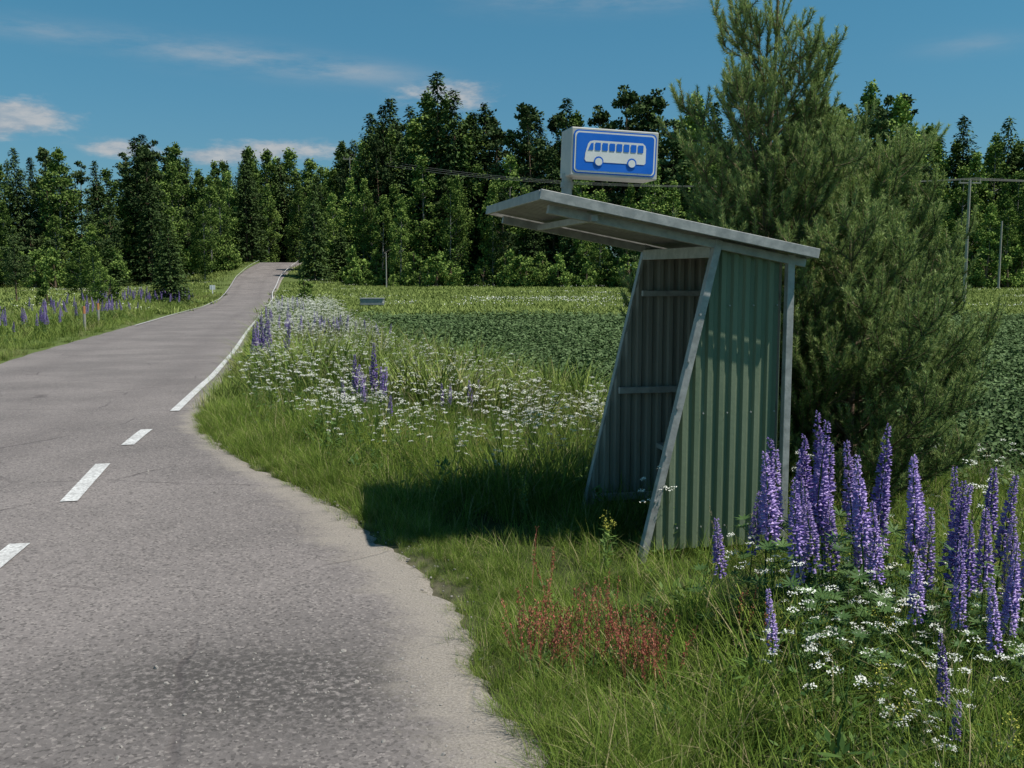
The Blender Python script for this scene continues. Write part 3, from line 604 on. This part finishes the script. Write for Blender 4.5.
pine_near('pine_tree.001',(3.1,8.6,float(gz(3.1,8.6))),3.25,1.12,23)
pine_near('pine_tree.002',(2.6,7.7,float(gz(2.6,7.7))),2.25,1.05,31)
rng=np.random.default_rng(99)
# ---------------------------------------------------------------- forest trees
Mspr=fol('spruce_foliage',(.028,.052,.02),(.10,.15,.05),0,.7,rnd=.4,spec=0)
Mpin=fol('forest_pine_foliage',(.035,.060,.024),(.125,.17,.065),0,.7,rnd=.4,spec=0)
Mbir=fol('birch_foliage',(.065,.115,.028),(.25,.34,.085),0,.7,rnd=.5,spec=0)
def spruce(nm,H=22):
    mb=MB(); mb.tube([(0,0,-.3),(0,0,H*.6),(0,0,H*.98)],[.22,.12,.02],6,0)
    z=H*rng.uniform(.02,.06)
    while z<H*.995:
        f=z/H; Rr=H*.165*(1-f)**.72*rng.uniform(.75,1.2)+.1; n=9 if f<.8 else 7
        for a in rng.uniform(0,6.28,n):
            L_=Rr*rng.uniform(.7,1.15); k=max(2,int(L_/.36)); t=np.linspace(.25,1,k); u=np.array([math.cos(a),math.sin(a),0])
            q=u*(L_*t)[:,None]+np.c_[0*t,0*t,z-.35*L_*t+.12*L_*t*t]; q=np.repeat(q,2,0)+rng.normal(0,.10,(2*k,3)); m_=len(q)
            sz=1-.35*f
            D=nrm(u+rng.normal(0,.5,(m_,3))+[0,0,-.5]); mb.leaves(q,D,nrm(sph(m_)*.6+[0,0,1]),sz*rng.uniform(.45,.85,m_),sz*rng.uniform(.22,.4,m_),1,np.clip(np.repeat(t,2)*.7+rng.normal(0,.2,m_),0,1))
        z+=H*.016*rng.uniform(.8,1.3)*(1-.4*f)
    return proto(mb,nm,[M_bark,Mspr])
def blobtree(nm,H,z0,rx,nb,per,rad,leaf,bark,fmat,flat=.7,topheavy=False):
    mb=MB(); bend=rng.normal(0,.3,2); mb.tube([(0,0,-.3),(bend[0]*.5,bend[1]*.5,H*.5),(bend[0],bend[1],H*.94)],[.17,.11,.04],6,0)
    for i in range(nb):
        f=rng.random(); 
        prof_=math.sin(math.pi*min(1,(f*.9+.1)))**.6 if not topheavy else (.45+.55*math.sin(math.pi*(f*.8+.15)))
        z=H*(z0+(1-z0)*f)*.98; a=rng.uniform(0,6.28); r=rx*prof_*math.sqrt(rng.random())*(1-.7*max(0,f-.65)/.35)
        c=np.array([r*math.cos(a)+bend[0]*f,r*math.sin(a)+bend[1]*f,z]); rr_=rad*rng.uniform(.6,1.25)*(1-.45*f)
        if i%3==0: mb.tube([(bend[0]*.6*f,bend[1]*.6*f,z-rr_-r*.4),c],[.05,.02],3,0)
        n=int(per*rng.uniform(.7,1.2)); dd=sph(n); q=c+dd*(rr_*rng.uniform(.35,1.1,n))[:,None]*[1,1,flat]
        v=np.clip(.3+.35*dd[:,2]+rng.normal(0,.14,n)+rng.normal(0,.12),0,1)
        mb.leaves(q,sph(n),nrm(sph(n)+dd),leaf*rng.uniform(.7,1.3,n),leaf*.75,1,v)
    return proto(mb,nm,[bark,fmat])
protos=[]
for i in range(3): protos.append(blobtree('t0_birch_'+'abc'[i],20,.08,2.9,95,58,1.2,.34,M_barkbirch,Mbir,1.0))
for i in range(3): protos.append(blobtree('t1_pine_'+'abc'[i],22,.30,2.8,60,66,1.2,.40,M_barkpine,Mpin,.6,True))
for i in range(3): protos.append(spruce('t2_spruce_'+'abc'[i],22))
U=[-.75,-.5,-.44,-.40,-.35,-.33,-.307,-.27,-.22,-.19,-.167,-.147,-.127,-.112,-.077,-.057,-.032,0,.033,.058,.09,.128,.153,.19,.22,.3,.348,.39,.45,.51,.8]
HP=[158,158,148,154,144,142,170,152,150,168,150,130,106,114,94,84,104,122,96,124,99,80,106,96,100,98,88,108,122,122,118]
pts=[];hh_=[];ii=[]
def treat(x,y,h,t): pts.append((x,y,float(gz(x,y))+(max(0,y-220)*.004)-.1)); hh_.append(h/ (20 if t<3 else 22)); ii.append(t)
def plant(xv,yv,row):
    u=xv/yv; gy0=float(gz(xv,yv)); ht=1.65+yv*(276-np.interp(u,U,HP))/1000-gy0
    if row==0: ht*=rng.uniform(.3,.62)
    elif row==1: ht*=rng.uniform(.5,.82)
    else: ht*=rng.uniform(.76,1.03)
    right=u>-.15
    if row<=1: t=rng.choice([0,1,2],p=[.68,.1,.22])
    else: t=rng.choice([0,1,2],p=[.3,.32,.38] if right else [.5,.2,.3])
    treat(xv,yv,ht*(1.02 if t==2 else .97),int(t*3+rng.integers(0,3)))
for row in range(5):
    for xx_ in np.arange(-130,135,2.8 if row<4 else 3.4):
        y0=(122 if xx_<-47 else 152 if xx_<-28 else 146-np.clip((xx_+30)*.25,0,12))
        yv=y0+row*5.0+rng.uniform(-2.4,2.4); xv=xx_+rng.uniform(-1.4,1.4)
        if Lf(yv)-2.0<xv<R(yv)+1.5: continue
        if yv<168 and Lf(yv)-5<xv<R(yv)+4 and row<3: continue
        plant(xv,yv,row)
for row in range(4):
    for xx_ in np.arange(-74,-14,2.7):
        yv=188+row*6+rng.uniform(-2,2); xv=xx_+rng.uniform(-1.2,1.2)
        plant(xv,yv,row+1)
hh_=np.array(hh_); n=len(pts); sc=np.c_[hh_*rng.uniform(.9,1.25,n),hh_*rng.uniform(.9,1.25,n),hh_]; sc[:,:2]=np.maximum(sc[:,:2],.6)
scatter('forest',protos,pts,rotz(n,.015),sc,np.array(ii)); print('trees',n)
bush=[blobtree('bush_'+'abc'[i],4,.05,1.5,26,60,.7,.26,M_bark,Mbir,.9) for i in range(3)]
xs=rng.uniform(-110,110,420); ys=np.where(xs<-47,119,np.where(xs<-28,149,143-np.clip((xs+30)*.25,0,12)))+rng.uniform(-3,4,len(xs)); k=~((xs>Lf(ys)-2)&(xs<R(ys)+2)); xs,ys=xs[k],ys[k]
scatter('forest_undergrowth',bush,P3(xs,ys,-.2),rotz(len(xs)),rng.uniform(.35,1.35,len(xs)))
def freet(name,pr,x,y,s_,wx=1):
    o=bpy.data.objects.new(name,pr.data); o.location=(x,y,float(gz(x,y))-.1); o.scale=(s_*wx,s_*wx,s_); o.rotation_euler=(0,0,rng.random()*6); link(o)
freet('spruce_tree',protos[6],-27.9,82,.34,1.4); freet('spruce_tree',protos[7],-30.6,90,.30,1.4)
freet('birch_tree',protos[0],-31.6,76,.22,1.7); freet('birch_tree',protos[1],-33.4,78,.25,1.7); freet('birch_tree',protos[2],-29.8,73,.17,1.8)
freet('pine_tree',protos[3],-38.5,78,.24,1.4); freet('pine_tree',protos[4],-41.5,84,.28,1.4)
freet('shrub',bush[0],-17.7,86,.6); freet('shrub',bush[1],-27.4,68,.55); freet('shrub',bush[2],-30.5,66,.45)
freet('birch_tree',protos[0],-41.5,136,.55,1.1); freet('spruce_tree',protos[8],-45,126,.6,1.2); freet('birch_tree',protos[1],-43.5,146,.7,1.1)
freet('spruce_tree',protos[6],-27.0,138,.6,1.1); freet('birch_tree',protos[2],-28.5,146,.6,1.1)
# ---------------------------------------------------------------- poles, wires, posts
def pole(name,x,y,h,arm=True,r=.13):
    mb=MB(); z=float(gz(x,y)); E=empty(name,(x,y,z)); mb.tube([(0,0,-.3),(0,0,h)],[r,r*.7],10,cap=True); mb.obj('shaft',[M_wood],E)
    if arm:
        mb=MB(); mb.beam((-1,0,h-.25),(1,0,h-.25),.12,.12); 
        for a in(-.9,0,.9): mb.tube([(a,0,h-.2),(a,0,h+.12)],.05,6,cap=True)
        mb.obj('crossarm',[M_wood],E)
    return np.array([x,y,z+h+.1])
A=pole('utility_pole',41,91,11.0,True,.16); B=pole('utility_pole',-25.5,160,17.5); Cc=pole('utility_pole',88,75,11.2)
pole('utility_pole',61,126,8.5,False,.15); pole('utility_pole',-16,128,4.6,False,.09)
mb=MB()
for P_,Q_,sag in((A,B,2.2),(A,Cc,1.0)):
    for j,a in enumerate((-.9,0,.9)):
        t=np.linspace(0,1,24)[:,None]; q=P_+(Q_-P_)*t; q[:,1]+=a; q[:,2]+=-(4*sag*t*(1-t))[:,0]+a*.5*t[:,0]; mb.tube(q,.019,4)
mb.obj('power_lines',[M_dark])
def post(name,x,y,h,wht=True):
    E=empty(name,(x,y,float(gz(x,y)))); mb=MB(); mb.tube([(0,0,-.2),(0,0,h*.7)],.06,8,cap=True); mb.obj('shaft',[M_white if wht else M_wood],E)
    mb=MB(); mb.tube([(0,0,h*.7),(0,0,h)],.062,8,cap=True); mb.obj('reflector_band',[M_orange if not wht else M_white],E)
post('delineator_post',-17.3,40.5,1.0,False); post('delineator_post',-19.0,46,1.0,False)
E=empty('marker_board',(-33.4,112,float(gz(-33.4,112)))); mb=MB(); mb.tube([(0,0,-.2),(0,0,1.2)],.06,8,cap=True); mb.beam((-.3,0,1.0),(.3,0,1.0),.06,.5); mb.obj('panel',[M_white],E)
E=empty('water_trough',(-11.0,79,float(gz(-11.,79)))); mb=MB(); mb.beam((-.9,0,.55),(.9,0,.55),.9,.5); mb.beam((-.95,0,.82),(.95,0,.82),1.0,.06); mb.beam((-.7,0,-.1),(-.7,0,.3),.12,.12);mb.beam((.7,0,-.1),(.7,0,.3),.12,.12); mb.obj('tank',[surf('trough_metal',(.2,.21,.23),(.3,.31,.33),3,.5)],E,bevel=.02)
# ---------------------------------------------------------------- light & sky
SUN_EL=63; sd_=np.array([.955,-.295]); az=math.atan2(sd_[0],sd_[1])
dvec=Vector((sd_[0]*math.cos(math.radians(SUN_EL)),sd_[1]*math.cos(math.radians(SUN_EL)),math.sin(math.radians(SUN_EL))))
sl=bpy.data.lights.new('sun','SUN'); sl.energy=5.0; sl.angle=math.radians(.5); sl.color=(1,.945,.86); so=bpy.data.objects.new('sun',sl); so.rotation_euler=dvec.to_track_quat('Z','Y').to_euler(); link(so)
w=bpy.data.worlds.new('World'); scene.world=w; w.use_nodes=True; nt=w.node_tree; N=nt.nodes; L=nt.links; N.clear()
sky=N.new('ShaderNodeTexSky'); sky.sky_type='NISHITA'; sky.sun_disc=False; sky.sun_elevation=math.radians(SUN_EL); sky.sun_rotation=az; sky.air_density=1.0; sky.dust_density=.4; sky.ozone_density=2.0
tc=N.new('ShaderNodeTexCoord'); dirv=tc.outputs['Generated']; sx=N.new('ShaderNodeSeparateXYZ'); L.new(dirv,sx.inputs[0])
yy2=mth(N,L,'MAXIMUM',sx.outputs[1],.05); u=mth(N,L,'DIVIDE',sx.outputs[0],yy2); wv=mth(N,L,'DIVIDE',sx.outputs[2],yy2)
mp_=N.new('ShaderNodeMapping'); mp_.inputs['Scale'].default_value=(1,1,3.0); L.new(dirv,mp_.inputs[0])
cn=noise(N,L,mp_.outputs[0],11,8,.6); cn2=noise(N,L,mp_.outputs[0],32,6,.65)
tcol=mixc(N,L,ramp(N,L,wv,.02,.32),(.40,.66,.80),(.40,.88,.92))
tint=mixc(N,L,1.0,sky.outputs[0],tcol,'MULTIPLY')
def blob(u0,w0,su,sw,k,slope=0):
    du=mth(N,L,'SUBTRACT',u,u0); dw=mth(N,L,'SUBTRACT',mth(N,L,'SUBTRACT',wv,w0),mth(N,L,'MULTIPLY',du,slope))
    a=mth(N,L,'POWER',mth(N,L,'ABSOLUTE',mth(N,L,'DIVIDE',du,su)),2.0); b=mth(N,L,'POWER',mth(N,L,'ABSOLUTE',mth(N,L,'DIVIDE',dw,sw)),2.0)
    return mth(N,L,'MULTIPLY',mth(N,L,'EXPONENT',mth(N,L,'MULTIPLY',mth(N,L,'ADD',a,b),-1.0)),k)
tot=None
for a in[(-.50,.150,.075,.018,2.0),(-.385,.120,.03,.009,1.4),(-.24,.118,.07,.012,1.5),(-.06,.172,.05,.014,1.2),(-.30,.112,.03,.007,1.0)]:
    q=blob(*a); tot=q if tot is None else mth(N,L,'ADD',tot,q)
cm=ramp(N,L,mth(N,L,'ADD',tot,mth(N,L,'MULTIPLY',mth(N,L,'SUBTRACT',mth(N,L,'ADD',mth(N,L,'MULTIPLY',cn,.6),mth(N,L,'MULTIPLY',cn2,.5)),.55),3.0)),.3,1.3)
cm=mth(N,L,'MULTIPLY',cm,ramp(N,L,tot,.05,.5))
tw=None
for a in[(-.29,.21,.11,.013,1.2,-.12),(-.16,.195,.08,.010,1.0,-.1),(-.47,.235,.06,.010,.8,-.1),(.10,.268,.12,.016,1.1,.02),(.45,.22,.05,.01,.5,.1)]:
    q=blob(*a); tw=q if tw is None else mth(N,L,'ADD',tw,q)
mp2=N.new('ShaderNodeMapping'); mp2.inputs['Scale'].default_value=(1,1,5.0); L.new(dirv,mp2.inputs[0]); cn3=noise(N,L,mp2.outputs[0],9,7,.65)
wm=mth(N,L,'MULTIPLY',mth(N,L,'MULTIPLY',tw,ramp(N,L,cn3,.3,.7)),.5)
c=mixc(N,L,wm,tint,(4.4,4.9,5.4)); shade=mixc(N,L,ramp(N,L,cn2,.35,.65),(3.8,4.3,4.9),(6.2,6.0,5.9)); c=mixc(N,L,mth(N,L,'MULTIPLY',cm,.75),c,shade)
bg=N.new('ShaderNodeBackground'); L.new(c,bg.inputs[0]); bg.inputs[1].default_value=.09; wo=N.new('ShaderNodeOutputWorld'); L.new(bg.outputs[0],wo.inputs[0])
# ---------------------------------------------------------------- camera
cam=bpy.data.cameras.new('camera'); cam.lens=35.16; cam.sensor_width=36; cam.clip_end=3000; cam.clip_start=.05
co=bpy.data.objects.new('camera',cam); co.location=(0,0,1.65); co.rotation_euler=(math.radians(90-6.39),0,0); link(co); scene.camera=co
scene.view_settings.view_transform='Standard'; scene.view_settings.look='None'; scene.view_settings.exposure=0
